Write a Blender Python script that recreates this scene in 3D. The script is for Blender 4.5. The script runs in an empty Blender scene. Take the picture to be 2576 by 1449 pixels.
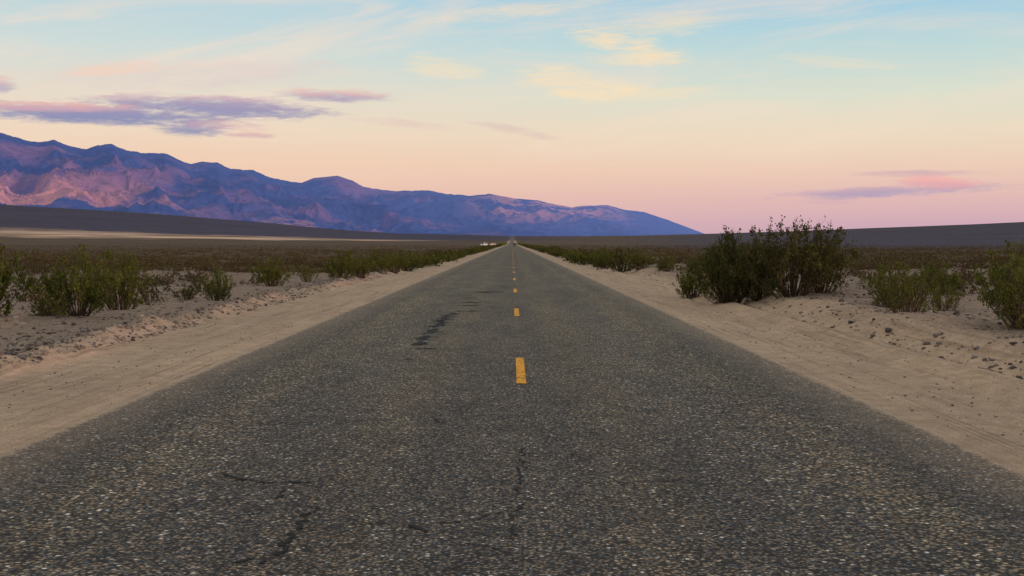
import bpy, math, random
import numpy as np
from mathutils import Vector, Matrix

scene = bpy.context.scene
col = scene.collection
rng = np.random.default_rng(7)
random.seed(7)

def s2l(c):
    out = []
    for v in c[:3]:
        v = v / 255.0
        out.append(v / 12.92 if v <= 0.04045 else ((v + 0.055) / 1.055) ** 2.4)
    return tuple(out)
def rgba(c): return (c[0], c[1], c[2], 1.0)

# ------------------------------------------------------------------ noise
def _hash(ix, iy, seed):
    h = (ix.astype(np.int64) * 374761393 + iy.astype(np.int64) * 668265263 + seed * 1442695041) & 0xffffffff
    h = ((h ^ (h >> 13)) * 1274126177) & 0xffffffff
    h = (h ^ (h >> 16)) & 0xffffffff
    return h / 4294967295.0
def perlin(x, y, seed=0):
    xi = np.floor(x); yi = np.floor(y)
    fx = x - xi; fy = y - yi
    u = fx * fx * fx * (fx * (fx * 6 - 15) + 10); v = fy * fy * fy * (fy * (fy * 6 - 15) + 10)
    def g(ox, oy):
        a = _hash(xi + ox, yi + oy, seed) * 2 * np.pi
        return np.cos(a) * (fx - ox) + np.sin(a) * (fy - oy)
    n = (g(0, 0) * (1 - u) + g(1, 0) * u) * (1 - v) + (g(0, 1) * (1 - u) + g(1, 1) * u) * v
    return n * 1.4
def fbm(x, y, seed=0, octv=4, gain=0.5):
    t = 0; a = 1.0; f = 1.0
    for i in range(octv):
        t = t + a * perlin(x * f + 17.3 * i, y * f - 9.1 * i, seed + i); a *= gain; f *= 2.03
    return t
def ridged(x, y, seed=0, octv=5, gain=0.5):
    t = 0; a = 1.0; f = 1.0; w = 1.0; s = 0
    for i in range(octv):
        n = 1 - np.abs(perlin(x * f + 5.7 * i, y * f + 3.3 * i, seed + i)) * 1.6
        n = np.clip(n, 0, 1) ** 2
        t = t + a * n * w; s += a; w = np.clip(n * 1.5, 0, 1); a *= gain; f *= 2.1
    return t / s
def sstep(a, b, x):
    t = np.clip((x - a) / (b - a), 0, 1)
    return t * t * (3 - 2 * t)

def make_mesh(name, verts, faces, smooth=False):
    me = bpy.data.meshes.new(name)
    verts = np.asarray(verts, dtype=np.float32); faces = np.asarray(faces, dtype=np.int32)
    k = faces.shape[1]
    me.vertices.add(len(verts)); me.vertices.foreach_set("co", verts.ravel())
    me.loops.add(faces.size); me.loops.foreach_set("vertex_index", faces.ravel())
    me.polygons.add(len(faces))
    me.polygons.foreach_set("loop_start", np.arange(0, faces.size, k, dtype=np.int32))
    me.update(calc_edges=True)
    me.polygons.foreach_set("use_smooth", np.full(len(faces), smooth))
    me.validate()
    return me
def add_obj(name, data, label=None, category=None, kind=None, parent=None, group=None):
    o = bpy.data.objects.new(name, data)
    col.objects.link(o)
    if label: o["label"] = label
    if category: o["category"] = category
    if kind: o["kind"] = kind
    if group: o["group"] = group
    if parent: o.parent = parent
    return o

# ------------------------------------------------------------------ node helpers
class NB:
    def __init__(s, tree): s.t = tree; s.n = tree.nodes; s.l = tree.links
    def put(s, sock, v):
        if isinstance(v, bpy.types.NodeSocket): s.l.new(v, sock)
        elif v is not None:
            try: sock.default_value = v
            except Exception: sock.default_value = rgba(v)
    def math(s, op, a, b=None, c=None, clamp=False):
        n = s.n.new("ShaderNodeMath"); n.operation = op; n.use_clamp = clamp
        s.put(n.inputs[0], a); s.put(n.inputs[1], b)
        if c is not None: s.put(n.inputs[2], c)
        return n.outputs[0]
    def mr(s, v, a, b, c=0.0, d=1.0, smooth=True):
        n = s.n.new("ShaderNodeMapRange"); n.interpolation_type = 'SMOOTHSTEP' if smooth else 'LINEAR'
        s.put(n.inputs[0], v); n.inputs[1].default_value = a; n.inputs[2].default_value = b
        n.inputs[3].default_value = c; n.inputs[4].default_value = d
        return n.outputs[0]
    def mix(s, f, a, b, mode='MIX'):
        n = s.n.new("ShaderNodeMix"); n.data_type = 'RGBA'; n.blend_type = mode
        s.put(n.inputs[0], f)
        s.put(n.inputs[6], rgba(a) if isinstance(a, tuple) else a)
        s.put(n.inputs[7], rgba(b) if isinstance(b, tuple) else b)
        return n.outputs[2]
    def comb(s, x, y, z=0.0):
        n = s.n.new("ShaderNodeCombineXYZ"); s.put(n.inputs[0], x); s.put(n.inputs[1], y); s.put(n.inputs[2], z)
        return n.outputs[0]
    def sep(s, v):
        n = s.n.new("ShaderNodeSeparateXYZ"); s.l.new(v, n.inputs[0]); return n.outputs
    def noise(s, vec, scale, detail=4, rough=0.55, dist=0.0):
        n = s.n.new("ShaderNodeTexNoise"); s.l.new(vec, n.inputs["Vector"])
        n.inputs["Scale"].default_value = scale; n.inputs["Detail"].default_value = detail
        n.inputs["Roughness"].default_value = rough; n.inputs["Distortion"].default_value = dist
        return n.outputs["Fac"]
    def vor(s, vec, scale, feature='F1'):
        n = s.n.new("ShaderNodeTexVoronoi"); n.feature = feature; s.l.new(vec, n.inputs["Vector"])
        n.inputs["Scale"].default_value = scale
        return n.outputs
    def ramp(s, v, stops, interp='LINEAR'):
        n = s.n.new("ShaderNodeValToRGB"); s.put(n.inputs[0], v); cr = n.color_ramp; cr.interpolation = interp
        while len(cr.elements) < len(stops): cr.elements.new(0.5)
        for e, (p, c) in zip(cr.elements, stops): e.position = p; e.color = rgba(c)
        return n.outputs[0]
    def bump(s, h, strength=0.5, dist=0.01, normal=None):
        n = s.n.new("ShaderNodeBump"); s.put(n.inputs["Height"], h)
        n.inputs["Strength"].default_value = strength; n.inputs["Distance"].default_value = dist
        if normal is not None: s.l.new(normal, n.inputs["Normal"])
        return n.outputs[0]
def new_mat(name, rough=0.9, spec=0.2):
    m = bpy.data.materials.new(name); m.use_nodes = True
    nb = NB(m.node_tree); b = m.node_tree.nodes["Principled BSDF"]
    b.inputs["Roughness"].default_value = rough
    b.inputs["Specular IOR Level"].default_value = spec
    return m, nb, b

# ------------------------------------------------------------------ world
w = bpy.data.worlds.new("World"); scene.world = w; w.use_nodes = True
try:
    w.cycles.sampling_method = 'MANUAL'; w.cycles.sample_map_resolution = 256
except Exception: pass
nb = NB(w.node_tree)
bg = w.node_tree.nodes["Background"]
tc = w.node_tree.nodes.new("ShaderNodeTexCoord")
X, Y, Z = nb.sep(tc.outputs["Generated"])[:3]
az = nb.math('ARCTAN2', X, Y)
hyp = nb.math('SQRT', nb.math('ADD', nb.math('MULTIPLY', X, X), nb.math('MULTIPLY', Y, Y)))
el = nb.math('DIVIDE', nb.math('MAXIMUM', Z, 0.0), nb.math('MAXIMUM', hyp, 0.01))
tt = nb.math('DIVIDE', el, nb.math('ADD', el, 0.2))
f = lambda e: e / (e + 0.2)
left = [(.0, (220, 180, 180)), (.035, (234, 192, 174)), (.062, (241, 205, 180)), (.09, (238, 216, 193)), (.12, (228, 219, 205)),
        (.15, (206, 219, 217)), (.19, (184, 212, 222)), (.32, (190, 195, 203)), (1.2, (214, 202, 190))]
right = [(.0, (194, 162, 182)), (.016, (209, 172, 184)), (.034, (225, 185, 183)), (.058, (237, 204, 184)), (.085, (236, 219, 195)),
         (.115, (218, 224, 207)), (.15, (188, 216, 218)), (.19, (156, 203, 227)), (.32, (170, 188, 205)), (1.2, (214, 202, 190))]
cl = nb.ramp(tt, [(f(e), s2l(c)) for e, c in left])
cr_ = nb.ramp(tt, [(f(e), s2l(c)) for e, c in right])
sky = nb.mix(nb.mr(az, -.38, .36), cl, cr_)
n1 = nb.noise(nb.comb(nb.math('MULTIPLY', az, 18.0), nb.math('MULTIPLY', el, 100.0), 0.0), 1.0, 5, .65, .6)
n2 = nb.noise(nb.comb(nb.math('MULTIPLY', az, 3.6), nb.math('MULTIPLY', nb.math('SUBTRACT', el, nb.math('MULTIPLY', az, .07)), 26.0), 3.7), 1.0, 6, .64, 1.0)
n3 = nb.noise(nb.comb(nb.math('MULTIPLY', az, 62.0), nb.math('MULTIPLY', el, 330.0), 9.0), 1.0, 3, .65, .5)
nsum = nb.math('ADD', nb.math('MULTIPLY', nb.math('SUBTRACT', n1, .5), 3.6), nb.math('MULTIPLY', nb.math('SUBTRACT', n3, .5), 2.6))
nlow = nb.math('MULTIPLY', nsum, .8)
veil = nb.math('MULTIPLY', nb.mr(n2, .42, .72), nb.mr(el, .03, .10))
veil = nb.math('MULTIPLY', veil, nb.mr(az, -.4, .45, .62, .38))
sky = nb.mix(veil, sky, s2l((247, 222, 202)))
def cloud(u, v, wu, wv, tilt, top, bot, strength=.9, low=False):
    """cloud bank given by its direction: horizontal tangent u, elevation tangent v, half-sizes, slope"""
    global sky
    a = math.atan(u); e = v * math.cos(a); wa = wu * math.cos(a) ** 2
    dx = nb.math('MULTIPLY_ADD', az, 1 / wa, -a / wa)
    dy = nb.math('MULTIPLY_ADD', el, 1 / wv, -e / wv)
    if tilt: dy = nb.math('MULTIPLY_ADD', dx, -tilt * wa / wv, dy)
    d2 = nb.math('MULTIPLY_ADD', dx, dx, nb.math('MULTIPLY', dy, dy))
    m = nb.mr(nb.math('MULTIPLY_ADD', d2, -1.0, nlow if low else nsum), -1.7, .7 if not low else .1)
    m = nb.math('MULTIPLY', m, nb.mr(d2, .8, 4.4, strength, 0.0))
    if top == bot: c = s2l(top)
    else: c = nb.mix(nb.mr(nb.math('MULTIPLY_ADD', nsum, .6, dy), -.3, .9), s2l(bot), s2l(top))
    sky = nb.mix(m, sky, c)
PUR = (158, 148, 184); PNK = (230, 178, 176); PCH = (246, 210, 186); CRM = (250, 225, 188)
k = 1 / 3170.
def D(u, v): return ((u - 1288) * k, (611 - v) * k)
for (u, v, wu, wv, ti, tp, bt, st, lo_) in [
    (1560, 112, 120, 34, -.26, CRM, CRM, .92, 0), (1600, 145, 115, 25, 0, CRM, CRM, .8, 0), (1680, 66, 130, 28, .08, CRM, CRM, .5, 0),
    (1450, 212, 145, 38, -.14, CRM, CRM, .85, 0), (1115, 172, 95, 28, -.16, CRM, CRM, .6, 0),
    (1600, 236, 200, 18, 0, CRM, CRM, .5, 0), (1330, 28, 240, 18, .12, CRM, CRM, .45, 0),
    (500, 188, 360, 40, .06, (232, 208, 200), (226, 204, 200), .6, 0), (290, 178, 130, 15, .1, PCH, PCH, .5, 0),
    (5, 215, 40, 20, 0, PNK, PUR, .7, 0), (2110, 160, 160, 14, -.12, CRM, CRM, .45, 0),
    (500, 263, 250, 21, .0, (196, 164, 184), (154, 150, 184), .95, 1), (600, 278, 240, 17, -.02, (172, 156, 184), (150, 148, 184), .9, 1), (260, 290, 420, 23, -.01, (158, 150, 182), (142, 144, 182), 1.0, 1),
    (110, 270, 230, 11, .02, (238, 180, 170), (212, 168, 180), .85, 1), (490, 322, 95, 20, 0, (160, 150, 182), (142, 146, 184), .95, 0),
    (590, 316, 120, 13, 0, PNK, (206, 168, 180), .8, 0), (632, 341, 60, 9, 0, PNK, (196, 162, 180), .8, 0),
    (850, 243, 135, 17, -.02, PNK, (170, 155, 186), .9, 0),
    (1290, 328, 100, 11, -.18, (214, 184, 184), (214, 184, 184), .5, 0), (1010, 312, 130, 10, -.1, (222, 188, 184), (222, 188, 184), .4, 0),
    (2300, 437, 150, 8, 0, (206, 170, 182), (206, 170, 182), .7, 0), (2240, 482, 260, 13, .03, (194, 164, 184), (174, 158, 188), .85, 1),
    (2350, 461, 105, 16, -.03, (242, 178, 174), (226, 168, 176), .9, 1),
    (2080, 503, 90, 10, 0, (192, 164, 188), (192, 164, 188), .4, 0)]:
    a, e = D(u, v)
    cloud(a, e, wu * k, wv * k, ti, tp, bt, st, lo_)
nis = w.node_tree.nodes.new("ShaderNodeTexSky"); nis.sky_type = 'NISHITA'; nis.sun_disc = False
SUN_EL = math.radians(2.2); SUN_AZ = math.radians(112.0)   # azimuth clockwise from +Y
nis.sun_elevation = SUN_EL; nis.sun_rotation = SUN_AZ
sc_ = w.node_tree.nodes.new("ShaderNodeVectorMath"); sc_.operation = 'SCALE'
w.node_tree.links.new(nis.outputs[0], sc_.inputs[0]); sc_.inputs["Scale"].default_value = 0.01
fin = nb.mix(1.0, sky, sc_.outputs[0], 'ADD')
w.node_tree.links.new(fin, bg.inputs["Color"]); bg.inputs["Strength"].default_value = 0.98

sl = bpy.data.lights.new("sun", 'SUN'); sl.energy = 2.0; sl.angle = math.radians(0.6); sl.color = (1.0, .58, .48)
so = bpy.data.objects.new("sun", sl); col.objects.link(so)
sd = Vector((math.sin(SUN_AZ) * math.cos(SUN_EL), math.cos(SUN_AZ) * math.cos(SUN_EL), math.sin(SUN_EL)))
so.rotation_euler = sd.to_track_quat('Z', 'Y').to_euler(); so.location = (50, -50, 60)

# ------------------------------------------------------------------ terrain
RL, RR = -3.74, 3.44      # road edges
TA = np.array([-3.2, -1.2, -.7, -.406, -.33, -.28, -.249, -.185, -.138, -.09, -.043, 0, .05, .098, .16, .2246, .319, .406, .7, 1.2, 3.2])
TE = np.array([.02, .035, .036, .0303, .0257, .0224, .0199, .0151, .0107, .0076, .0066, .0058, .0056, .006, .0076, .0096, .013, .0168, .024, .025, .02])
def terrain(x, y):
    r = np.hypot(x, y) + 1e-6; azm = np.arctan2(x, y)
    a = np.tan(np.clip(azm, -1.26, 1.26)); a = np.where(np.abs(azm) > 1.26, 3.2 * np.sign(azm), a)
    T = np.interp(a, TA, TE) * np.cos(np.clip(azm, -1.2, 1.2))
    Rc = 6500 + 3500 * sstep(.05, -.15, azm)
    s = sstep(math.log(900), np.log(Rc), np.log(r)) ** 1.25
    far = T * s * np.minimum(r, Rc)
    far = far * (1 + .05 * fbm(x / 1500, y / 1500, 11, 3))
    dl = RL - x; dr = x - RR
    o = np.maximum(np.maximum(dl, dr), 0)
    und = .12 * fbm(x / 2.4, y / 3.0, 3, 4) + .22 * fbm(x / 14., y / 14., 5, 3)
    fine = .026 * fbm(x / .45, y / .5, 31, 3)
    h = sstep(2.2, 5.5, o) * (und - .02) + sstep(.25, 1.0, o) * fine * (.15 + 1.0 * sstep(2.2, 2.9, o))
    h = h - .06 * sstep(0.3, 1.6, o) * sstep(4.2, 2.2, o)
    bx = 2.85 + .35 * perlin(y / 6., y * 0 + .5, 8) + .18 * perlin(y / 1.7, y * 0 + .5, 9)
    h = h + np.where(dl > 0, .19 * np.exp(-((dl - bx) / .32) ** 2) * (.75 + .6 * perlin(x / .6, y / .8, 12)), 0)
    wob = .18 * perlin(y / 9., y * 0 + 2.5, 21)
    rag = .7 + .5 * perlin(x / .3, y / 1.2, 23)
    for cx, dp, wd in ((4.25, .04, .08), (5.15, .07, .09), (5.62, -.09, .2), (6.4, .08, .11), (4.45, .03, .06), (4.9, .04, .07), (6.0, .05, .08)):
        h = h - np.where(dr > 0, rag * dp * np.exp(-((x - cx - wob) / wd) ** 2), 0)
    h = h + np.where(dr > 0, .24 * sstep(6.1, 7.1, x + 2 * wob), 0)
    h = h * sstep(700, 350, r)
    h = h - .004
    h = h + far
    h = np.where((x > RL - .02) & (x < RR + .02), np.minimum(h, far - .004), h)
    return h
def tz(x, y): return float(terrain(np.array([x], float), np.array([y], float))[0])

azs = np.concatenate([np.linspace(-math.pi, -.62, 40)[:-1], np.linspace(-.62, .62, 700), np.linspace(.62, math.pi, 40)[1:]])
azs = azs[:-1]
rs = np.concatenate([np.geomspace(1.0, 5.0, 20)[:-1], np.geomspace(5.0, 60, 300)[:-1], np.geomspace(60, 60000, 400)])
A, R = np.meshgrid(azs, rs)
gx = R * np.sin(A); gy = R * np.cos(A)
gz = terrain(gx, gy)
na, nr = len(azs), len(rs)
verts = np.stack([gx.ravel(), gy.ravel(), gz.ravel()], 1)
i, j = np.meshgrid(np.arange(nr - 1), np.arange(na), indexing='ij')
j2 = (j + 1) % na
faces = np.stack([i * na + j, i * na + j2, (i + 1) * na + j2, (i + 1) * na + j], -1).reshape(-1, 4)[:, ::-1]
me = make_mesh("ground", verts, faces, True)
if me.polygons[len(faces) // 2].normal.z < 0: me.flip_normals()
vx, vy = verts[:, 0], verts[:, 1]
r = np.hypot(vx, vy); va = np.arctan2(vx, vy)
o = np.maximum(np.maximum(RL - vx, vx - RR), 0)
def C(t): return np.array(t)[None, :]
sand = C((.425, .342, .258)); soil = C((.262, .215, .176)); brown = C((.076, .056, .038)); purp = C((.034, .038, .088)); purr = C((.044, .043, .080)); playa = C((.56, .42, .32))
n_a = fbm(vx / 2.5, vy / 5., 41, 4); n_b = fbm(vx / 90, vy / 160., 42, 4); n_c = fbm(np.log(r + 1) * 9, va * 12, 43, 4)
gm = sstep(2.3, 3.1, o + .5 * n_a)
gm = np.where(vx > 0, sstep(2.9, 4.3, o + .7 * n_a), gm)
colr = sand * (1 - gm[:, None]) + soil * gm[:, None]
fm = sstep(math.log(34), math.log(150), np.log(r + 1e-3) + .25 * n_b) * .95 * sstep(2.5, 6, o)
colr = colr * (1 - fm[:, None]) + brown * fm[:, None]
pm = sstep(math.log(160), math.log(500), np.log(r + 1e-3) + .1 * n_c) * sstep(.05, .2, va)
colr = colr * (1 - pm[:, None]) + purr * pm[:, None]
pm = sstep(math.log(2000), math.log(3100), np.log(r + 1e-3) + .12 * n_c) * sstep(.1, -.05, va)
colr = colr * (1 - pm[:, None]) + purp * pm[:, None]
lr = np.log(r + 1e-3)
lo = np.interp(va, [-.5, -.39, -.2, -.08, .0], [math.log(1900), math.log(1950), math.log(2050), math.log(2350), math.log(2600)])
hi = np.interp(va, [-.5, -.39, -.2, -.08, .0], [math.log(2850), math.log(2800), math.log(2750), math.log(2700), math.log(2620)])
pl = sstep(lo - .04, lo + .04, lr + .08 * n_c) * sstep(hi + .05, hi - .05, lr + .14 * n_c) * sstep(-.03, -.1, va) * (.75 + .7 * n_c)
pl = np.clip(pl, 0, 1)
colr = colr * (1 - pl[:, None]) + playa * pl[:, None]
colr = colr * (1 + .10 * n_a[:, None] * sstep(200, 60, r)[:, None] + .15 * n_b[:, None] * sstep(60, 300, r)[:, None] + .25 * n_c[:, None] * sstep(800, 1500, r)[:, None])
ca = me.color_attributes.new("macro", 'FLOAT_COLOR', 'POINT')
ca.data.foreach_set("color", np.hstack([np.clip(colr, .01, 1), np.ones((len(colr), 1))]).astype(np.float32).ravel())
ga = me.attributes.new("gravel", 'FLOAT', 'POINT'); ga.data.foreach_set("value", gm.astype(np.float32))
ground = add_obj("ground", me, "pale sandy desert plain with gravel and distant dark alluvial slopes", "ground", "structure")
m, nb, b = new_mat("desert_ground", .95, .1)
geo = nb.n.new("ShaderNodeNewGeometry"); P = geo.outputs["Position"]
at = nb.n.new("ShaderNodeAttribute"); at.attribute_name = "macro"
ag = nb.n.new("ShaderNodeAttribute"); ag.attribute_name = "gravel"
gf = ag.outputs["Fac"]; sf_ = nb.math('SUBTRACT', 1.0, gf)
px, py, pz = nb.sep(P)[:3]
c = at.outputs["Color"]
fine = nb.noise(P, 60, 3, .8)
mid = nb.noise(P, 3.0, 5, .72)
trk = nb.noise(nb.comb(nb.math('MULTIPLY', px, 14.0), nb.math('MULTIPLY', py, .3), 0.0), 1.0, 3, .6)
trk2 = nb.noise(nb.comb(nb.math('MULTIPLY', px, 2.5), nb.math('MULTIPLY', py, .12), 4.0), 1.0, 2, .6)
tk = nb.math('MULTIPLY', sf_, nb.mr(trk2, .42, .62, .15, 1.0))
c = nb.mix(1.0, c, nb.ramp(fine, [(.3, (.52, .50, .49)), (.5, (1, 1, 1)), (.72, (1.4, 1.4, 1.4))]), 'MULTIPLY')
c = nb.mix(1.0, c, nb.ramp(mid, [(.3, (.76, .74, .72)), (.7, (1.14, 1.14, 1.14))]), 'MULTIPLY')
c = nb.mix(tk, c, nb.mix(1.0, c, nb.ramp(trk, [(.38, (.72, .70, .69)), (.58, (1.08, 1.08, 1.08))]), 'MULTIPLY'))
v1 = nb.vor(P, 22); v2 = nb.vor(P, 8)
p1 = nb.math('MULTIPLY', nb.mr(v1[0], .34, .22), nb.mr(nb.sep(v1[1])[0], .3, .4))
p2 = nb.math('MULTIPLY', nb.mr(v2[0], .30, .22), nb.mr(nb.sep(v2[1])[0], .45, .5))
pp = nb.math('MULTIPLY', nb.math('MAXIMUM', p1, p2), nb.math('MULTIPLY', gf, nb.mr(mid, .30, .42)))
pcol = nb.ramp(nb.sep(v1[1])[1], [(0, (.065, .058, .055)), (.4, (.13, .11, .095)), (.7, (.21, .175, .155)), (1, (.38, .34, .3))])
c = nb.mix(nb.math('MULTIPLY', pp, .88), c, pcol)
v3 = nb.vor(P, 30)
p3 = nb.math('MULTIPLY', nb.mr(v3[0], .26, .15), nb.mr(nb.sep(v3[1])[0], .74, .8))
c = nb.mix(nb.math('MULTIPLY', p3, .65), c, (.17, .13, .11))
nb.l.new(c, b.inputs["Base Color"])
hgt = nb.math('ADD', nb.math('MULTIPLY', fine, .008), nb.math('ADD', nb.math('MULTIPLY', mid, nb.math('MULTIPLY_ADD', gf, .05, .015)), nb.math('MULTIPLY', pp, .03)))
hgt = nb.math('ADD', hgt, nb.math('MULTIPLY', nb.math('MULTIPLY', trk, tk), .06))
nb.l.new(nb.bump(hgt, 1.0, 1.0), b.inputs["Normal"])
me.materials.append(m)

# ------------------------------------------------------------------ road
ys = np.concatenate([np.arange(-30, 60, .08), np.geomspace(60, 3000, 700)])
nx = 13
tx = np.linspace(0, 1, nx)
el_ = RL + .06 * fbm(ys / .5, ys * 0 + .3, 51, 4) + .09 * perlin(ys / 5., ys * 0 + .3, 52)
er_ = RR + .06 * fbm(ys / .5, ys * 0 + .3, 55, 4) + .09 * perlin(ys / 5., ys * 0 + .3, 56)
rx = el_[:, None] * (1 - tx) + er_[:, None] * tx
ry = np.repeat(ys[:, None], nx, 1)
rz = .012 + .03 * (1 - (2 * tx - 1) ** 2)[None, :] + np.zeros_like(rx)
rz = rz + terrain(np.zeros_like(ry) - .1, ry) + .004
rz[:, 0] -= .012; rz[:, -1] -= .012
rv = np.stack([rx.ravel(), ry.ravel(), rz.ravel()], 1)
i, j = np.meshgrid(np.arange(len(ys) - 1), np.arange(nx - 1), indexing='ij')
rf = np.stack([i * nx + j, i * nx + j + 1, (i + 1) * nx + j + 1, (i + 1) * nx + j], -1).reshape(-1, 4)
road_me = make_mesh("road", rv, rf, True)
road = add_obj("road", road_me, "straight two lane chip seal asphalt desert road", "road", "structure")
def road_z(x, y):
    t = (x - RL) / (RR - RL)
    return .012 + .03 * (1 - (2 * t - 1) ** 2) + tz(-.1, y) + .004

def asphalt_color(nb, P):
    v = nb.vor(P, 42); vb = nb.vor(P, 90)
    rc = nb.sep(v[1])
    chips = nb.ramp(rc[0], [(0, (.038, .046, .060)), (.18, (.08, .082, .088)), (.33, (.175, .150, .122)), (.48, (.255, .205, .155)), (.60, (.115, .145, .18)),
                            (.75, (.29, .245, .19)), (.89, (.40, .36, .31)), (.97, (.72, .72, .70))], 'CONSTANT')
    chips2 = nb.ramp(nb.sep(vb[1])[1], [(0, (.05, .056, .065)), (.35, (.15, .132, .11)), (.62, (.105, .125, .15)), (.8, (.27, .225, .18)), (.95, (.56, .54, .5))], 'CONSTANT')
    c = nb.mix(nb.mr(rc[2], .55, .6), chips, chips2)
    gap = nb.mr(v[0], .38, .62)
    c = nb.mix(nb.math('MULTIPLY', gap, .88), c, (.025, .025, .025))
    return c, v, gap
m, nb, b = new_mat("chip_seal_asphalt", .9, .15)
geo = nb.n.new("ShaderNodeNewGeometry"); P = geo.outputs["Position"]
px, py, pz = nb.sep(P)[:3]
c, v, gap = asphalt_color(nb, P)
big = nb.noise(nb.comb(px, nb.math('MULTIPLY', py, .2), 0.0), 1.0, 4, .65)
c = nb.mix(1.0, c, nb.ramp(big, [(.3, (.80, .83, .86)), (.7, (1.32, 1.30, 1.18))]), 'MULTIPLY')
blot = nb.noise(P, 3.0, 4, .65)
c = nb.mix(1.0, c, nb.ramp(blot, [(.3, (.78, .79, .82)), (.65, (1.12, 1.12, 1.12))]), 'MULTIPLY')
# the asphalt colour gets lighter and warmer further along the road
c = nb.mix(1.0, c, nb.ramp(nb.mr(py, 6, 26), [(0, (.90, .90, .90)), (1, (1.16, 1.16, 1.06))]), 'MULTIPLY')
lane = nb.math('ABSOLUTE', nb.math('SUBTRACT', nb.math('ABSOLUTE', nb.math('SUBTRACT', px, -.1)), 1.65))
wheel = nb.mr(nb.math('ABSOLUTE', nb.math('SUBTRACT', lane, .75)), .1, .45, .0, 1.0)
c = nb.mix(1.0, c, nb.ramp(wheel, [(0, (1.08, 1.06, 1.0)), (1, (.93, .95, .97))]), 'MULTIPLY')
ed = nb.math('MINIMUM', nb.math('SUBTRACT', px, RL), nb.math('SUBTRACT', RR, px))
en = nb.noise(P, 5.0, 5, .72); en2 = nb.noise(P, 70, 2, .7)
sv = nb.math('ADD', nb.math('MULTIPLY', nb.math('SUBTRACT', en, .5), .8), nb.math('MULTIPLY', nb.math('SUBTRACT', en2, .5), .9))
sm = nb.mr(nb.math('SUBTRACT', ed, nb.math('MULTIPLY', sv, .4)), .13, .02)
sm2 = nb.math('MULTIPLY', nb.mr(nb.math('SUBTRACT', ed, sv), .9, .0), .25)
c = nb.mix(nb.math('MAXIMUM', sm, sm2), c, (.39, .315, .238))
nb.l.new(c, b.inputs["Base Color"])
hh = nb.math('ADD', nb.math('MULTIPLY', nb.math('SUBTRACT', 1.0, v[0]), .008), nb.math('MULTIPLY', nb.noise(P, 25, 2, .6), .004))
nb.l.new(nb.bump(hh, .8, 1.0), b.inputs["Normal"])
road_me.materials.append(m)

def strip_mesh(name, w_, l_, seed):
    n = 60; yy = np.linspace(0, l_, n); V = []; F = []
    a = -w_ / 2 + .010 * fbm(yy / .06, yy * 0 + seed, seed, 3); bb = w_ / 2 + .010 * fbm(yy / .06, yy * 0 + seed, seed + 5, 3)
    for q in range(n): V += [(a[q], yy[q], 0), (bb[q], yy[q], 0)]
    for q in range(n - 1): F.append((2 * q, 2 * q + 1, 2 * q + 3, 2 * q + 2))
    return make_mesh(name, V, F)
m, nb, b = new_mat("worn_yellow_paint", .8, .15)
geo = nb.n.new("ShaderNodeNewGeometry"); P = geo.outputs["Position"]
ac, v, gap = asphalt_color(nb, P)
wear = nb.noise(P, 28, 5, .75); w2 = nb.noise(P, 3, 3, .6)
paint = nb.mix(nb.noise(P, 9, 4), (.72, .34, .015), (.86, .45, .03))
wm = nb.mr(nb.math('ADD', wear, nb.math('MULTIPLY', nb.math('SUBTRACT', w2, .5), .3)), .38, .46)
wm = nb.math('MULTIPLY', wm, nb.mr(v[0], .75, .6, .3, 1.0))
nb.l.new(nb.mix(wm, ac, paint), b.inputs["Base Color"])
nb.l.new(nb.bump(nb.math('SUBTRACT', 1.0, v[0]), .5, .006), b.inputs["Normal"])
paint_mat = m
dash_mes = [strip_mesh("lane_marking", .104, 3.0, s) for s in (1, 2, 3)]
for d in dash_mes: d.materials.append(paint_mat)
for q in range(75):
    y0 = 13.35 + 12.35 * (q - 1)
    o = add_obj("lane_marking", dash_mes[q % 3], parent=road)
    o.location = (.10, y0, road_z(.1, y0) + .006)

m, nb, b = new_mat("crack_tar", .8, .1)
geo = nb.n.new("ShaderNodeNewGeometry"); P = geo.outputs["Position"]
nb.l.new(nb.mix(nb.noise(P, 40, 4, .7), (.008, .010, .012), (.028, .032, .036)), b.inputs["Base Color"])
tar = m
def ribbon(name, pts, wid, seed, jag=.03, step=.015):
    pts = [np.array(p, float) for p in pts]; P_ = []
    for a, bq in zip(pts[:-1], pts[1:]):
        n = max(2, int(np.linalg.norm(bq - a) / step))
        for q in range(n): P_.append(a + (bq - a) * q / n)
    P_.append(pts[-1]); P_ = np.array(P_); s = np.arange(len(P_)) * step
    P_[:, 0] += jag * fbm(s / .22, s * 0 + .5, seed, 5, .65); P_[:, 1] += jag * fbm(s / .22, s * 0 + 3.5, seed + 9, 5, .65)
    d = pts[-1] - pts[0]; d = d / np.linalg.norm(d)
    t = np.gradient(P_, axis=0); t = t / (np.linalg.norm(t, axis=1)[:, None] + 1e-9) + d * (.0 if wid < .1 else 2.0); t /= np.linalg.norm(t, axis=1)[:, None] + 1e-9
    nrm = np.stack([-t[:, 1], t[:, 0]], 1)
    ww = wid * np.clip(.7 + 1.3 * fbm(s / .14, s * 0 + 7, seed + 3, 4), .08, 2.2) * np.clip(np.minimum(s, s[-1] - s) / .15, .15, 1)
    L_ = P_ + nrm * ww[:, None] / 2; R_ = P_ - nrm * ww[:, None] / 2
    V = []; F = []
    for q in range(len(P_)):
        for pt in (R_[q], L_[q]): V.append((pt[0], pt[1], road_z(pt[0], pt[1]) + .005))
    for q in range(len(P_) - 1): F.append((2 * q, 2 * q + 1, 2 * q + 3, 2 * q + 2))
    me = make_mesh(name, V, F)
    if me.polygons[0].normal.z < 0: me.flip_normals()
    me.materials.append(tar)
    return add_obj(name, me, parent=road)
def G(u, v): return (1.51 * (u - 1288) / (v - 611), 4790. / (v - 611))   # image pixel coordinates -> ground metres
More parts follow.
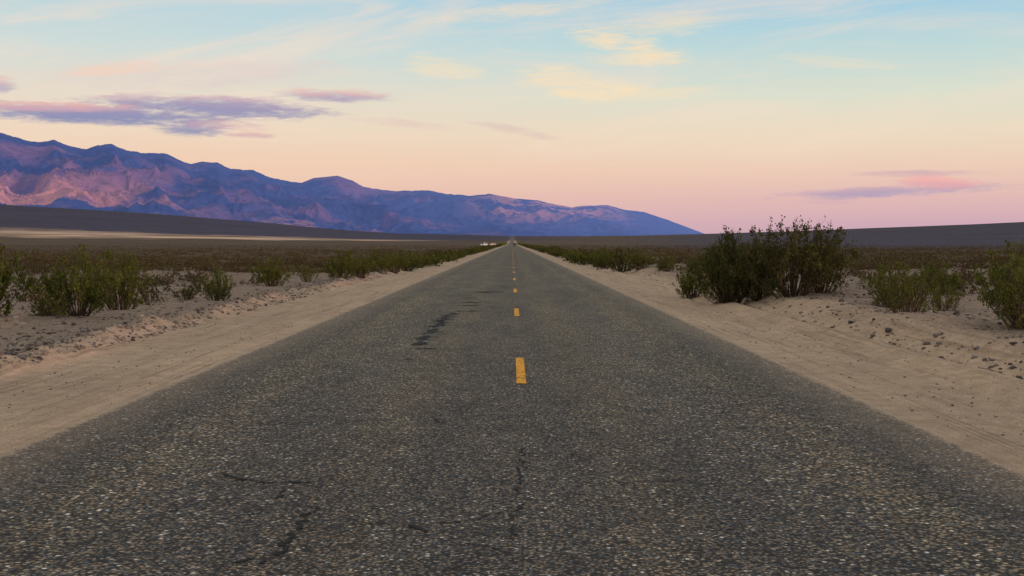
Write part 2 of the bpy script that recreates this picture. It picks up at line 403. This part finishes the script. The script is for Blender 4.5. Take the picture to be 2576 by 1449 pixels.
ribbon("road_crack", [G(530, 1192), G(600, 1212), G(700, 1222), G(830, 1220)], .034, 1)
ribbon("road_crack", [G(790, 1280), G(760, 1330), G(710, 1370), G(690, 1410), G(640, 1440)], .032, 2, .05)
ribbon("road_crack", [G(690, 1410), G(600, 1425), G(520, 1440)], .024, 12, .04)
ribbon("road_crack", [G(715, 1235), G(695, 1270)], .045, 3)
ribbon("road_crack", [G(1340, 1270), G(1300, 1295), G(1180, 1325), G(1000, 1330), G(800, 1335)], .013, 4, .04)
ribbon("road_crack", [G(1318, 1130), G(1308, 1190), G(1300, 1260)], .018, 5)
ribbon("road_crack", [G(1300, 1290), G(1280, 1380)], .014, 15)
ribbon("road_crack", [G(0, 1392), G(80, 1380)], .026, 6)
ribbon("road_crack", [G(1080, 1055), G(1110, 1070)], .035, 7)
ribbon("road_crack", [G(1120, 1400), G(1180, 1380), G(1300, 1400)], .013, 17)
ribbon("road_crack", [G(1440, 1225), G(1700, 1215), G(1820, 1222)], .012, 18)
ribbon("tar_patch", [G(1028, 1332), G(1074, 1350)], .15, 8, .01)
ribbon("tar_patch", [G(400, 1302), G(455, 1282)], .06, 9, .02)
ribbon("tar_patch", [G(1420, 1152), G(1480, 1152)], .04, 10, .02)
for q, (a_, b_, c_, d_) in enumerate([(1045, 874, 1066, 862), (1055, 860, 1080, 846), (1075, 842, 1100, 828), (1090, 826, 1115, 812), (1100, 812, 1130, 798), (1118, 797, 1146, 788)]):
    ribbon("crack_sealant", [G(a_, b_), G(c_, d_)], .15, 50 + q, .10)
for q, (u1, u2, vv, ww) in enumerate([(1042, 1100, 879, .24), (1010, 1040, 906, .26), (1088, 1124, 818, .18), (1106, 1148, 796, .22), (1130, 1206, 784, .32), (1164, 1202, 771, .4), (1166, 1204, 761, .42), (1172, 1198, 751, .5), (1196, 1252, 737, .65)]):
    ribbon("crack_sealant", [G(u1, vv), G(u2, vv - (q % 3 - 1) * 2)], ww, 20 + q, .07)

# ------------------------------------------------------------------ mountains
MU = [-700, -500, -350, -200, -100, 0, 60, 100, 140, 180, 220, 250, 285, 320, 370, 420, 465, 480, 510, 550, 580, 640, 680, 730, 760, 790, 850, 890, 915, 950, 985, 1080, 1120, 1190, 1230, 1290, 1350, 1400, 1440, 1470, 1530, 1570, 1620, 1680, 1730, 1770, 1820]
MV = [330, 300, 322, 300, 318, 332, 350, 358, 352, 368, 376, 365, 362, 378, 385, 386, 408, 412, 407, 409, 424, 428, 446, 456, 460, 448, 442, 455, 470, 475, 480, 478, 487, 492, 487, 498, 503, 515, 521, 517, 516, 527, 533, 553, 572, 587, 603]
ma = (np.array(MU) - 1288) * k; mev = (611 - np.array(MV)) * k
maz = np.arctan(ma)
nA, nT = 1300, 240
aa = np.linspace(maz[0], maz[-1], nA); tt_ = np.linspace(-.04, 1.3, nT)
AA, T2 = np.meshgrid(aa, tt_)
e_r = np.interp(AA, maz, mev * np.cos(maz))
Dr = np.interp(AA, [-.56, -.385, 0, .17], [14000, 15500, 23000, 32000])
Db = np.interp(AA, [-.56, -.385, 0, .17], [8600, 9300, 15000, 24000])
Dd = Db + (Dr - Db) * T2
mx = Dd * np.sin(AA); my = Dd * np.cos(AA)
H = e_r * Dr
hb = terrain(Db * np.sin(AA), Db * np.cos(AA))
tc_ = np.clip(T2, 0, 1)
prof = np.where(T2 <= 1, tc_ ** 1.2, 1 - (T2 - 1) * 2.2)
along = AA * (Dr * .55 + 7000) / 1.0
acr = T2 * 6000
wx = along + 700 * fbm(along / 3000, acr / 3000, 61, 3) + acr * .25; wy = acr + 500 * fbm(along / 2200, acr / 2200, 71, 3)
rd = ridged(wx / 1500, wy / 5000, 81, 6, .55)
rd2 = ridged(wx / 380 + .4 * fbm(along / 500, acr / 500, 72, 2), wy / 1500, 91, 4, .55)
amp = np.sin(np.pi * np.clip(T2, 0, 1)) ** .75 * .40
hrel = prof + amp * (rd - .48) + amp * .26 * (rd2 - .5)
hz = hb + (H - hb) * hrel
jag = .004 * sstep(.7, 1, T2) * fbm(AA * 160, T2 * 8, 99, 4)
hz = hz + (H - hb) * jag * 3
hz = np.where(T2 < .02, hz - 60 * (0.02 - T2) / .02, hz)
lim = e_r * Dd * (1 - .05 * (1 - sstep(.9, 1, T2)))
hz = np.where(T2 < 1, np.minimum(hz, lim), hz)
mv_ = np.stack([mx.ravel(), my.ravel(), hz.ravel()], 1)
i, j = np.meshgrid(np.arange(nT - 1), np.arange(nA - 1), indexing='ij')
mf = np.stack([i * nA + j, i * nA + j + 1, (i + 1) * nA + j + 1, (i + 1) * nA + j], -1).reshape(-1, 4)
mme = make_mesh("mountain_range", mv_, mf, True)
if mme.polygons[len(mf) // 3].normal.z < 0: mme.flip_normals()
nn = fbm(along / 1500, acr / 900, 101, 5); nn2 = fbm(along / 500, acr / 300, 111, 4)
pale = sstep(-.21, -.37, AA) * sstep(.60, .25, T2 + .2 * nn) * sstep(-.1, .35, nn + .4 * nn2 + .12)  # mask for pink sunlit patches painted into the slope colour
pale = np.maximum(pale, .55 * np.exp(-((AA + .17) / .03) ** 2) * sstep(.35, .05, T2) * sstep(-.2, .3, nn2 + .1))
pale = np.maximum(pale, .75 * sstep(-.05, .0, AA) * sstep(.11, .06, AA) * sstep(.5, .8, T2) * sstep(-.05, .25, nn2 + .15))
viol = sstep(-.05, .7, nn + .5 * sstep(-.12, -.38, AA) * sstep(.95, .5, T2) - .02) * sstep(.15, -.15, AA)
shade_blue = C((.036, .072, .235)); violet = C((.155, .105, .235)); sun_pink = C((.58, .28, .25))  # blue and violet dusk shade and haze, sunlit pink, all put into base colour
mc = shade_blue * (1 - viol.ravel()[:, None]) + violet * viol.ravel()[:, None]
mc = mc * (1 - .9 * pale.ravel()[:, None]) + sun_pink * .9 * pale.ravel()[:, None]
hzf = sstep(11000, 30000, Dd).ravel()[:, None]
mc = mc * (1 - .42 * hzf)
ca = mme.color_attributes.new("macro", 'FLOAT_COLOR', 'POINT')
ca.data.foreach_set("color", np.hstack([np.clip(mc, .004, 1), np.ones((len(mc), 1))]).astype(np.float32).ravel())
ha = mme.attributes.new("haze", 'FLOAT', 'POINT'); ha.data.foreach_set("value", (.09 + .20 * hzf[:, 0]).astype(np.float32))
mountain = add_obj("mountain_range", mme, "long eroded desert mountain range with blue shade and pink sunlight painted in", "mountains", "structure")
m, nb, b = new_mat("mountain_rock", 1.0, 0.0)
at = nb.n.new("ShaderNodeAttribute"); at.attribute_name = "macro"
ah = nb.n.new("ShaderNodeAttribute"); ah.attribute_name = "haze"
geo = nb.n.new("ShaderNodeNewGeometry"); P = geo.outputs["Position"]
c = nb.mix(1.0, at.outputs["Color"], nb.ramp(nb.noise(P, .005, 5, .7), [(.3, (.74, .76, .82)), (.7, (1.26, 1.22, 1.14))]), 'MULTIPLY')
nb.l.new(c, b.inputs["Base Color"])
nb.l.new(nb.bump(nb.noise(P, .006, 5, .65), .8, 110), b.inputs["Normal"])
# dusk haze painted on as blue glow, stronger with distance, lifting shaded slopes
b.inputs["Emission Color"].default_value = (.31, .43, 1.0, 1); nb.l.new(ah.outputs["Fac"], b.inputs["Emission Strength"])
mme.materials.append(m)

# ------------------------------------------------------------------ vegetation
def leaf_mat(name, dark, pale_leaf, dry, dm=.6):
    m, nb, b = new_mat(name, .8, .1)
    geo = nb.n.new("ShaderNodeNewGeometry"); oi = nb.n.new("ShaderNodeObjectInfo")
    ri = geo.outputs["Random Per Island"]
    c = nb.mix(ri, dark, pale_leaf)  # each leaf takes a random tone between two leaf colours
    cl_ = nb.noise(geo.outputs["Position"], 3.2, 2, .6)
    c = nb.mix(nb.mr(cl_, .48, .72, 0, dm), c, dry)
    c = nb.mix(nb.mr(oi.outputs["Random"], .0, 1.0, 0, .3, False), c, dry)
    nb.l.new(c, b.inputs["Base Color"])
    tr = nb.n.new("ShaderNodeBsdfTranslucent"); nb.l.new(c, tr.inputs[0])
    ms = nb.n.new("ShaderNodeMixShader"); ms.inputs[0].default_value = .25
    nb.l.new(b.outputs[0], ms.inputs[1]); nb.l.new(tr.outputs[0], ms.inputs[2])
    nb.l.new(ms.outputs[0], nb.n["Material Output"].inputs[0])
    return m
leaf_green = leaf_mat("creosote_leaves", (.045, .062, .012), (.15, .18, .034), (.135, .12, .03), .4)
leaf_dark = leaf_mat("dark_creosote_leaves", (.030, .038, .011), (.10, .112, .027), (.10, .082, .026), .4)
leaf_dry = leaf_mat("dry_scrub_leaves", (.042, .040, .018), (.105, .088, .038), (.12, .075, .04))
m, nb, b = new_mat("creosote_bark", .9, .1)
geo = nb.n.new("ShaderNodeNewGeometry")
nb.l.new(nb.mix(nb.noise(geo.outputs["Position"], 14, 2), (.04, .028, .02), (.13, .09, .06)), b.inputs["Base Color"])
bark = m

def bush(seed, H, W, nst, ntw, nleaf, lsz, base=.1, dead=.15):
    g = np.random.default_rng(seed)
    SV, SF, LV, LF = [], [], [], []
    def tube(pts, r0, r1):
        n = len(pts); b0 = len(SV)
        for q, p in enumerate(pts):
            rr = r0 + (r1 - r0) * q / (n - 1)
            for w_ in range(3):
                an = 2.094 * w_ + q * .3
                SV.append((p[0] + rr * math.cos(an), p[1] + rr * math.sin(an), p[2]))
        for q in range(n - 1):
            for w_ in range(3):
                a = b0 + q * 3 + w_; bq = b0 + q * 3 + (w_ + 1) % 3
                SF.append((a, bq, bq + 3, a + 3))
    anchors = []
    lob = g.uniform(.8, 1.15, 7); lobh = g.uniform(.85, 1.08, 7)
    for s in range(nst):
        ph = g.random() * 2 * math.pi; li = int(ph / 6.2832 * 7) % 7
        q_ = math.sqrt(g.random())
        reach = W * .5 * q_ * (.8 + .3 * g.random()) * lob[li]
        hh = H * (1 - .42 * q_ ** 2.6) * (.60 + .34 * g.random()) * (lobh[li] if q_ > .35 else 1)
        br = base * math.sqrt(g.random())
        bend = g.normal(0, .08, 3) * H
        pts = []
        for q in range(7):
            t = q / 6
            rad = br + (reach - br) * (t ** .75)
            z = hh * t ** 1.05
            p = np.array([rad * math.cos(ph), rad * math.sin(ph), z - .05 * (1 - t)]) + bend * math.sin(t * 3.1) + g.normal(0, .016, 3) * H * t
            pts.append(p)
        tube(pts, .013 * H, .003)
        is_dead = g.random() < dead
        for q in range(ntw):
            t = .32 + .68 * g.random() ** .8; fi = t * 6; i0 = min(int(fi), 5)
            st = pts[i0] + (pts[i0 + 1] - pts[i0]) * (fi - i0)
            d = (pts[i0 + 1] - pts[i0]); d /= np.linalg.norm(d) + 1e-6
            d = d * .5 + g.normal(0, .6, 3) + np.array([0, 0, .1]); d /= np.linalg.norm(d)
            L_ = H * (.05 + .12 * g.random())
            e1 = st + d * L_ * .5 + g.normal(0, .015, 3); e2 = st + d * L_
            tube([st, e1, e2], .004, .002)
            if not is_dead or g.random() < .2:
                anchors.append((st, e1, e2))
    per = max(1, nleaf // max(1, len(anchors)))
    for (a, bq, c_) in anchors:
        k_ = int(per * (.2 + 1.6 * g.random()))
        for q in range(k_):
            t = g.random() ** .7
            p = (a + (bq - a) * t * 2) if t < .5 else (bq + (c_ - bq) * (t * 2 - 1))
            p = p + g.normal(0, .02, 3)
            u_ = g.normal(0, 1, 3); u_ /= np.linalg.norm(u_); v_ = np.cross(u_, g.normal(0, 1, 3)); v_ /= np.linalg.norm(v_) + 1e-6
            sz = lsz * (.6 + .8 * g.random())
            n0 = len(LV)
            LV.extend([p - u_ * sz, p - v_ * sz * .55, p + u_ * sz, p + v_ * sz * .55]); LF.append((n0, n0 + 1, n0 + 2, n0 + 3))
    return np.array(SV), np.array(SF), np.array(LV), np.array(LF)

heroes = []
for s, (H_, W_, nst, ntw, nl, ls, dead, lm) in enumerate([(1.0, 1.75, 56, 10, 8200, .019, .05, 0), (1.0, 1.6, 52, 10, 7600, .019, .08, 0), (1.0, 1.75, 58, 9, 8000, .018, .08, 1),
                                                       (1.0, 1.8, 44, 8, 3600, .019, .25, 0), (1.0, 1.75, 64, 10, 9600, .017, .06, 1)]):
    sv, sf, lv, lf = bush(120 + s, H_, W_, nst, ntw, nl, ls, dead=dead)
    a = make_mesh("stems", sv, sf, True); a.materials.append(bark)
    l = make_mesh("foliage", lv, lf); l.materials.append(leaf_dark if lm else leaf_green)
    heroes.append((a, l))
def joined(seed, args, leafm):
    sv, sf, lv, lf = bush(seed, *args)
    me = make_mesh("bush", np.vstack([sv, lv]), np.vstack([sf, lf + len(sv)]))
    me.materials.append(bark); me.materials.append(leafm)
    mi = np.zeros(len(sf) + len(lf), dtype=np.int32); mi[len(sf):] = 1
    me.polygons.foreach_set("material_index", mi)
    return me
row_me = [joined(200 + s, (1.0, 1.8, 28, 6, 1600, .045), leaf_green if s < 2 else leaf_dark) for s in range(4)]
shrub_me = [joined(300 + s, (1.0, 1.9, 22, 5, 560, .045, .15, .3), leaf_dry) for s in range(4)]

def plant_hero(x, y, H_, W_, var, label, group="creosote bushes beside the road", sink=.03):
    z = tz(x, y)
    root = add_obj("creosote_bush", None, label, "bush", group=group)
    root.location = (x, y, z - sink); root.rotation_euler = (random.uniform(-.06, .06), random.uniform(-.06, .06), random.uniform(0, 6.28))
    root.scale = (W_ / 1.5, W_ / 1.5, H_)
    for nm, dm in zip(("stems", "foliage"), heroes[var]):
        add_obj(nm, dm, parent=root)
LBL = "leafy olive green creosote bush on sandy gravel"
DK = "tall dark green creosote bush on a sand mound"
SP = "sparse creosote bush with bare twisted stems on gravel"
for (x, y, h_, w_, v, lb) in [
    (-8.7, 25.3, 1.5, 1.65, 0, LBL), (-8.8, 28.2, 1.55, 1.5, 1, LBL), (-10.75, 25.4, 1.95, 1.9, 0, LBL), (-9.6, 26.3, .6, .9, 3, SP),
    (-7.95, 34.0, 1.0, 1.05, 1, "small green creosote bush on roadside gravel"), (-8.3, 43.4, 1.1, 1.45, 0, LBL),
    (-9.0, 35.0, .5, .7, 3, SP), (-7.95, 49, .8, .9, 3, SP), (-7.05, 52.5, 1.4, 1.5, 1, LBL), (-6.4, 53.6, 1.2, 1.2, 0, LBL), (-6.8, 63, 1.4, 1.7, 1, LBL), (-6.1, 65, 1.3, 1.6, 0, LBL),
    (-5.9, 71, 1.15, 1.8, 0, LBL), (-6.5, 76, 1.2, 1.8, 1, LBL), (-6.0, 81, 1.1, 1.8, 0, LBL),
    (7.05, 31.6, 2.2, 2.5, 4, DK), (5.75, 33.2, 2.05, 2.0, 2, DK), (7.9, 32.2, 1.8, 1.5, 2, DK), (6.1, 35.0, 2.0, 2.0, 4, DK), (6.5, 33.0, 1.6, 1.6, 2, DK),
    (5.5, 33.2, .85, .9, 3, "small creosote bush at the foot of taller bushes"), (5.3, 37.0, 1.2, 1.3, 1, LBL),
    (7.65, 24.4, 1.3, 1.5, 3, SP), (8.3, 27.4, 1.15, 1.3, 1, LBL), (8.9, 26.0, .75, 1.0, 3, SP), (10.2, 30, .9, 1.2, 1, LBL),
    (7.75, 18.8, 1.45, 1.5, 3, SP), (8.3, 20.3, 1.6, 1.6, 0, LBL),
    (7.6, 62, .95, 1.2, 1, LBL), (6.7, 66, 1.2, 1.7, 0, LBL), (6.0, 69, 1.5, 2.0, 2, LBL), (5.6, 76, 1.4, 1.9, 1, LBL), (5.5, 82, 1.3, 1.9, 0, LBL)]:
    plant_hero(x, y, h_, w_, v, lb)

def plant(mesh, name, x, y, h_, w_, label, cat, group):
    o = add_obj(name, mesh, label, cat, group=group)
    o.location = (x, y, tz(x, y) - .03); o.rotation_euler = (0, 0, random.uniform(0, 6.28)); o.scale = (w_ / 1.5, w_ / 1.5, h_)
for side in (-1, 1):
    y = 86.
    while y < 640:
        x = side * (6.0 + random.uniform(-.5, .9)) if side < 0 else 5.75 + random.uniform(-.5, .9)
        h_ = random.uniform(.75, 1.2) * (1.0 if side < 0 else 1.1)
        plant(random.choice(row_me), "creosote_bush", x, y, h_, random.uniform(1.4, 2.3), "green creosote bush in the row lining the road", "bush", "creosote bushes beside the road")
        y += random.uniform(2.2, 4.8) * (1 + y / 450)

g = np.random.default_rng(5)
cand = []
for q in range(60000):
    if len(cand) >= 298: break
    y = 27 + 60 * g.random() ** .75; x = g.uniform(-.42, .42) * y
    if (-8.9 < x < 8.2): continue
    if any((x - a) ** 2 + (y - b_) ** 2 < 1.4 for a, b_ in cand): continue
    cand.append((x, y))
for (x, y) in cand:
    hs = random.uniform(.22, .7)
    plant(random.choice(shrub_me), "desert_shrub", x, y, hs, hs * random.uniform(1.4, 2.1), "low dry brownish desert shrub on stony ground", "shrub", "low dry shrubs across the desert plain")

def scrub_mass(n, ymin, ymax, pw, nq, seed):
    g = np.random.default_rng(seed)
    y = np.exp(math.log(ymin) + (math.log(ymax) - math.log(ymin)) * g.random(n) ** pw)
    x = y * g.uniform(-.50, .50, n)
    keep = (x < -8.5) | (x > 7.5)
    dens = fbm(x / 30, y / 60, 77, 3)
    keep &= g.random(n) < np.clip(.8 + 1.0 * dens, .2, 1)
    x, y = x[keep], y[keep]; n = len(x)
    z = terrain(x, y); h_ = g.uniform(.25, .75, n)
    ctr = np.stack([x, y, z], 1)[:, None, :]
    off = g.normal(0, 1, (n, nq, 3)); off[:, :, 2] = np.abs(off[:, :, 2]) * .5 + .1
    off *= (h_ * .5)[:, None, None]
    c_ = ctr + off
    u_ = g.normal(0, 1, (n, nq, 3)); u_[:, :, 2] += .8; u_ /= np.linalg.norm(u_, axis=2)[:, :, None]
    v_ = np.cross(u_, g.normal(0, 1, (n, nq, 3))); v_ /= np.linalg.norm(v_, axis=2)[:, :, None] + 1e-6
    sz = (h_ * .16)[:, None, None] * g.uniform(.6, 1.3, (n, nq, 1))
    V = np.stack([c_ - u_ * sz, c_ - v_ * sz * .4, c_ + u_ * sz, c_ + v_ * sz * .4], 2).reshape(-1, 3)
    F = np.arange(len(V)).reshape(-1, 4)
    return V, F
V1, F1 = scrub_mass(7500, 62, 260, .85, 32, 1)
V2, F2 = scrub_mass(14000, 240, 900, 1.0, 12, 2)
sc = make_mesh("scrub", np.vstack([V1, V2]), np.vstack([F1, F2 + len(V1)])); sc.materials.append(leaf_dry)
add_obj("scrub", sc, "brown desert scrub covering the far plain", "scrub", "stuff")
g = np.random.default_rng(9)
yy = g.uniform(620, 1300, 500); xx = np.where(g.random(500) < .5, -6.3, 6.1) + g.uniform(-.8, .8, 500)
n = 500; ctr = np.stack([xx, yy, terrain(xx, yy) + .1], 1)[:, None, :]
off = np.abs(g.normal(0, .45, (n, 16, 3))); off[:, :, :2] *= np.sign(g.normal(0, 1, (n, 16, 2))); c_ = ctr + off
u_ = g.normal(0, 1, (n, 16, 3)); u_ /= np.linalg.norm(u_, axis=2)[:, :, None]; v_ = np.cross(u_, g.normal(0, 1, (n, 16, 3))); v_ /= np.linalg.norm(v_, axis=2)[:, :, None]
V = np.stack([c_ - u_ * .25, c_ - v_ * .18, c_ + u_ * .25, c_ + v_ * .18], 2).reshape(-1, 3)
me = make_mesh("hedge", V, np.arange(len(V)).reshape(-1, 4)); me.materials.append(leaf_green)
add_obj("roadside_bushes", me, "far off green bushes lining the road", "bushes", "stuff")

# ------------------------------------------------------------------ stones
def stone_verts(g):
    t = 1.618
    v = np.array([(-1, t, 0), (1, t, 0), (-1, -t, 0), (1, -t, 0), (0, -1, t), (0, 1, t), (0, -1, -t), (0, 1, -t), (t, 0, -1), (t, 0, 1), (-t, 0, -1), (-t, 0, 1)], float) / 1.9
    v *= g.uniform(.72, 1.15, (12, 1)); v *= np.array([g.uniform(.8, 1.3), g.uniform(.7, 1.1), g.uniform(.45, .8)])
    a = g.random() * 6.28; ca_, sa = math.cos(a), math.sin(a)
    return v @ np.array([[ca_, sa, 0], [-sa, ca_, 0], [0, 0, 1]])
SFc = np.array([(0, 11, 5), (0, 5, 1), (0, 1, 7), (0, 7, 10), (0, 10, 11), (1, 5, 9), (5, 11, 4), (11, 10, 2), (10, 7, 6), (7, 1, 8), (3, 9, 4), (3, 4, 2), (3, 2, 6), (3, 6, 8), (3, 8, 9), (4, 9, 5), (2, 4, 11), (6, 2, 10), (8, 6, 7), (9, 8, 1)])
m, nb, b = new_mat("desert_stone", .9, .2)
geo = nb.n.new("ShaderNodeNewGeometry"); oi = nb.n.new("ShaderNodeObjectInfo")
rr = nb.math('FRACT', nb.math('ADD', geo.outputs["Random Per Island"], oi.outputs["Random"]))
c = nb.ramp(rr, [(0, (.06, .055, .06)), (.3, (.13, .105, .09)), (.55, (.22, .17, .135)), (.75, (.12, .12, .13)), (1, (.36, .31, .26))])
c = nb.mix(1.0, c, nb.ramp(nb.noise(geo.outputs["Position"], 40, 4), [(.3, (.75, .75, .75)), (.7, (1.2, 1.2, 1.2))]), 'MULTIPLY')
nb.l.new(c, b.inputs["Base Color"]); stone_m = m
g = np.random.default_rng(21)
V, F = [], []
def band(n, xs, ymin, ymax, smin, smax):
    out = []
    for q in range(n):
        y = ymin + (ymax - ymin) * g.random() ** 1.6
        x = xs(g, y); out.append((x, y, smin + (smax - smin) * g.random() ** 3))
    return out
lst = band(4600, lambda g, y: -6.1 - abs(g.normal(0, .9)), 9, 60, .010, .05)
lst += band(5600, lambda g, y: -6.4 - g.random() * (3 + .28 * y), 11, 70, .012, .06)
lst += band(7000, lambda g, y: 5.9 + g.random() * (1.5 + .28 * y), 11, 70, .012, .06)
lst += band(900, lambda g, y: g.uniform(-6.2, -3.8), 7, 40, .005, .018)
lst += band(1200, lambda g, y: g.uniform(3.6, 6.3), 7, 40, .005, .020)
xs = np.array([p[0] for p in lst]); ys_ = np.array([p[1] for p in lst]); zs = terrain(xs, ys_)
for (x, y, s), z in zip(lst, zs):
    F.append(SFc + 12 * len(V)); V.append(stone_verts(g) * s + np.array([x, y, z + s * .2]))
me = make_mesh("gravel", np.vstack(V), np.vstack(F)); me.materials.append(stone_m)
add_obj("gravel", me, "mixed brown and grey gravel scattered over the verges", "gravel", "stuff")
sm_ = []
for q in range(5):
    me = make_mesh("stone", stone_verts(g), SFc); me.materials.append(stone_m); sm_.append(me)
for q in range(80):
    if q % 2: y = 13 + 22 * g.random(); x = -6.4 - abs(g.normal(0, .8)) - g.random() * .15 * y
    else: y = 14 + 20 * g.random(); x = 6.3 + g.random() * (.6 + .08 * y)
    s = g.uniform(.04, .10)
    o = add_obj("stone", sm_[q % 5], "rough grey brown stone lying on the sandy verge", "stone", group="loose stones on the verges")
    o.location = (x, y, tz(x, y) + s * .2); o.scale = (s, s, s * .8); o.rotation_euler = (0, 0, g.random() * 6.28)

# ------------------------------------------------------------------ cars
def simple(name, c, rough, metal=0., coat=0.):
    m, nb, b = new_mat(name, rough, .5)
    geo = nb.n.new("ShaderNodeNewGeometry")
    d = nb.mix(nb.noise(geo.outputs["Position"], 3, 3), c, tuple(x * .85 for x in c))
    nb.l.new(d, b.inputs["Base Color"]); b.inputs["Metallic"].default_value = metal; b.inputs["Coat Weight"].default_value = coat
    return m
M_white = simple("white_car_paint", (.75, .75, .75), .4, 0, .3); M_cream = simple("cream_car_paint", (.55, .47, .34), .4, 0, .3); M_dark = simple("dark_car_paint", (.04, .04, .05), .3, 0, .6)
M_glass = simple("car_glass", (.02, .025, .03), .08); M_tyre = simple("tyre_rubber", (.02, .02, .02), .9); M_rim = simple("wheel_metal", (.5, .5, .52), .35, .8)
M_lamp = simple("lamp_lens", (.8, .8, .75), .15); M_tail = simple("tail_lens", (.4, .02, .02), .2)
import bmesh
def loft(name, secs, mat_):
    n = len(secs[0]); V = [p for s in secs for p in s]; bm = bmesh.new()
    vs = [bm.verts.new(p) for p in V]
    for q in range(len(secs) - 1):
        for w_ in range(n): bm.faces.new([vs[q * n + w_], vs[q * n + (w_ + 1) % n], vs[(q + 1) * n + (w_ + 1) % n], vs[(q + 1) * n + w_]])
    bm.faces.new(vs[:n][::-1]); bm.faces.new(vs[-n:])
    bmesh.ops.recalc_face_normals(bm, faces=bm.faces)
    me = bpy.data.meshes.new(name); bm.to_mesh(me); bm.free(); me.materials.append(mat_); return me
def slab(name, quad, mat_, th=.012):
    q = [Vector(p) for p in quad]; nrm = (q[1] - q[0]).cross(q[2] - q[1]).normalized() * th
    V = [p for p in q] + [p + nrm for p in q]
    bm = bmesh.new(); vs = [bm.verts.new(p) for p in V]
    for f_ in ((3, 2, 1, 0), (4, 5, 6, 7), (0, 1, 5, 4), (1, 2, 6, 5), (2, 3, 7, 6), (3, 0, 4, 7)): bm.faces.new([vs[i] for i in f_])
    me = bpy.data.meshes.new(name); bm.to_mesh(me); bm.free(); me.materials.append(mat_); return me
def car(loc, rot, paint, label, high=.0):
    root = add_obj("parked_car" if abs(loc[0]) > 5 else "car", None, label, "car")
    st = [(-2.25, .45, .82, .70), (-2.15, .32, .98, .84), (-1.2, .28, 1.02, .90), (0, .28, 1.0, .91), (1.0, .28, .97, .90), (1.9, .30, .84, .86), (2.2, .36, .68, .74)]
    secs = [[(x, -w_ * .92, z0), (x, -w_, (z0 + z1) / 2), (x, -w_ * .93, z1), (x, w_ * .93, z1), (x, w_, (z0 + z1) / 2), (x, w_ * .92, z0)] for x, z0, z1, w_ in st]
    add_obj("body", loft("body", secs, paint), parent=root)
    rt = 1.48 + high
    cab = [(-2.0 + (0 if high else .25), 1.0, 1.01, .80, .8), (-1.5, 1.0, rt - .03, .82, .66), (-.3, 1.0, rt, .83, .68), (.25, 1.0, rt - .04, .83, .66), (1.0, .97, .98, .80, .78)]
    secs = [[(x, -wb, z0 - .05), (x, -wt, z1), (x, wt, z1), (x, wb, z0 - .05)] for x, z0, z1, wb, wt in cab]
    add_obj("cabin", loft("cabin", secs, paint), parent=root)
    for sg in (-1, 1):
        q = [(-1.4, sg * .815, 1.05), (.2, sg * .82, 1.05), (.12, sg * .70, rt - .1), (-1.35, sg * .70, rt - .1)]
        if sg > 0: q = q[::-1]
        add_obj("side_window", slab("side_window", q, M_glass), parent=root)
        for xx_ in (-1.35, 1.35):
            bm = bmesh.new(); bmesh.ops.create_cone(bm, cap_ends=True, segments=20, radius1=.34, radius2=.34, depth=.22)
            bmesh.ops.bevel(bm, geom=[e for e in bm.edges if abs(e.verts[0].co.z - e.verts[1].co.z) < 1e-4], offset=.03, segments=2)
            me = bpy.data.meshes.new("wheel"); bm.to_mesh(me); bm.free(); me.materials.append(M_tyre)
            wh = add_obj("wheel", me, parent=root); wh.location = (xx_, sg * .82, .34); wh.rotation_euler = (math.pi / 2, 0, 0)
            bm = bmesh.new(); bmesh.ops.create_cone(bm, cap_ends=True, segments=16, radius1=.2, radius2=.17, depth=.24)
            me = bpy.data.meshes.new("rim"); bm.to_mesh(me); bm.free(); me.materials.append(M_rim)
            add_obj("rim", me, parent=wh)
        add_obj("headlight", slab("headlight", [(2.13, sg * .62 - .13, .62), (2.13, sg * .62 + .13, .62), (2.10, sg * .62 + .13, .74), (2.10, sg * .62 - .13, .74)], M_lamp, .09), parent=root)
        add_obj("tail_light", slab("tail_light", [(-2.19, sg * .62 + .1, .7), (-2.19, sg * .62 - .1, .7), (-2.16, sg * .62 - .1, .86), (-2.16, sg * .62 + .1, .86)], M_tail, .07), parent=root)
    add_obj("windshield", slab("windshield", [(.93, -.7, 1.02), (.93, .7, 1.02), (.32, .6, rt - .08), (.32, -.6, rt - .08)], M_glass, .03), parent=root)
    xr = -1.98 if high else -1.72
    add_obj("rear_window", slab("rear_window", [(xr, .68, 1.08), (xr, -.68, 1.08), (-1.53, -.58, rt - .08), (-1.53, .58, rt - .08)], M_glass, .03), parent=root)
    root.location = (loc[0], loc[1], tz(loc[0], loc[1]) if abs(loc[0]) > 4 else road_z(loc[0], loc[1])); root.rotation_euler = (0, 0, rot)
car((-14.3, 640, 0), math.radians(235), M_white, "white car parked on the sand beside the road", .15)
car((-11.6, 760, 0), math.radians(215), M_cream, "cream car parked beside the desert road", .0)
car((1.4, 640, 0), math.radians(90), M_dark, "dark car driving on the straight road")

# ------------------------------------------------------------------ camera
cd = bpy.data.cameras.new("camera"); cam = bpy.data.objects.new("camera", cd); col.objects.link(cam)
cd.sensor_width = 36; cd.lens = 36 * 3170 / 2576.; cd.clip_end = 120000; cd.clip_start = .1
cam.location = (0, 0, 1.5 + .04); cam.rotation_euler = (math.radians(90 - 2.05), 0, 0)
scene.camera = cam
scene.view_settings.view_transform = 'Standard'; scene.view_settings.look = 'None'; scene.view_settings.exposure = 0
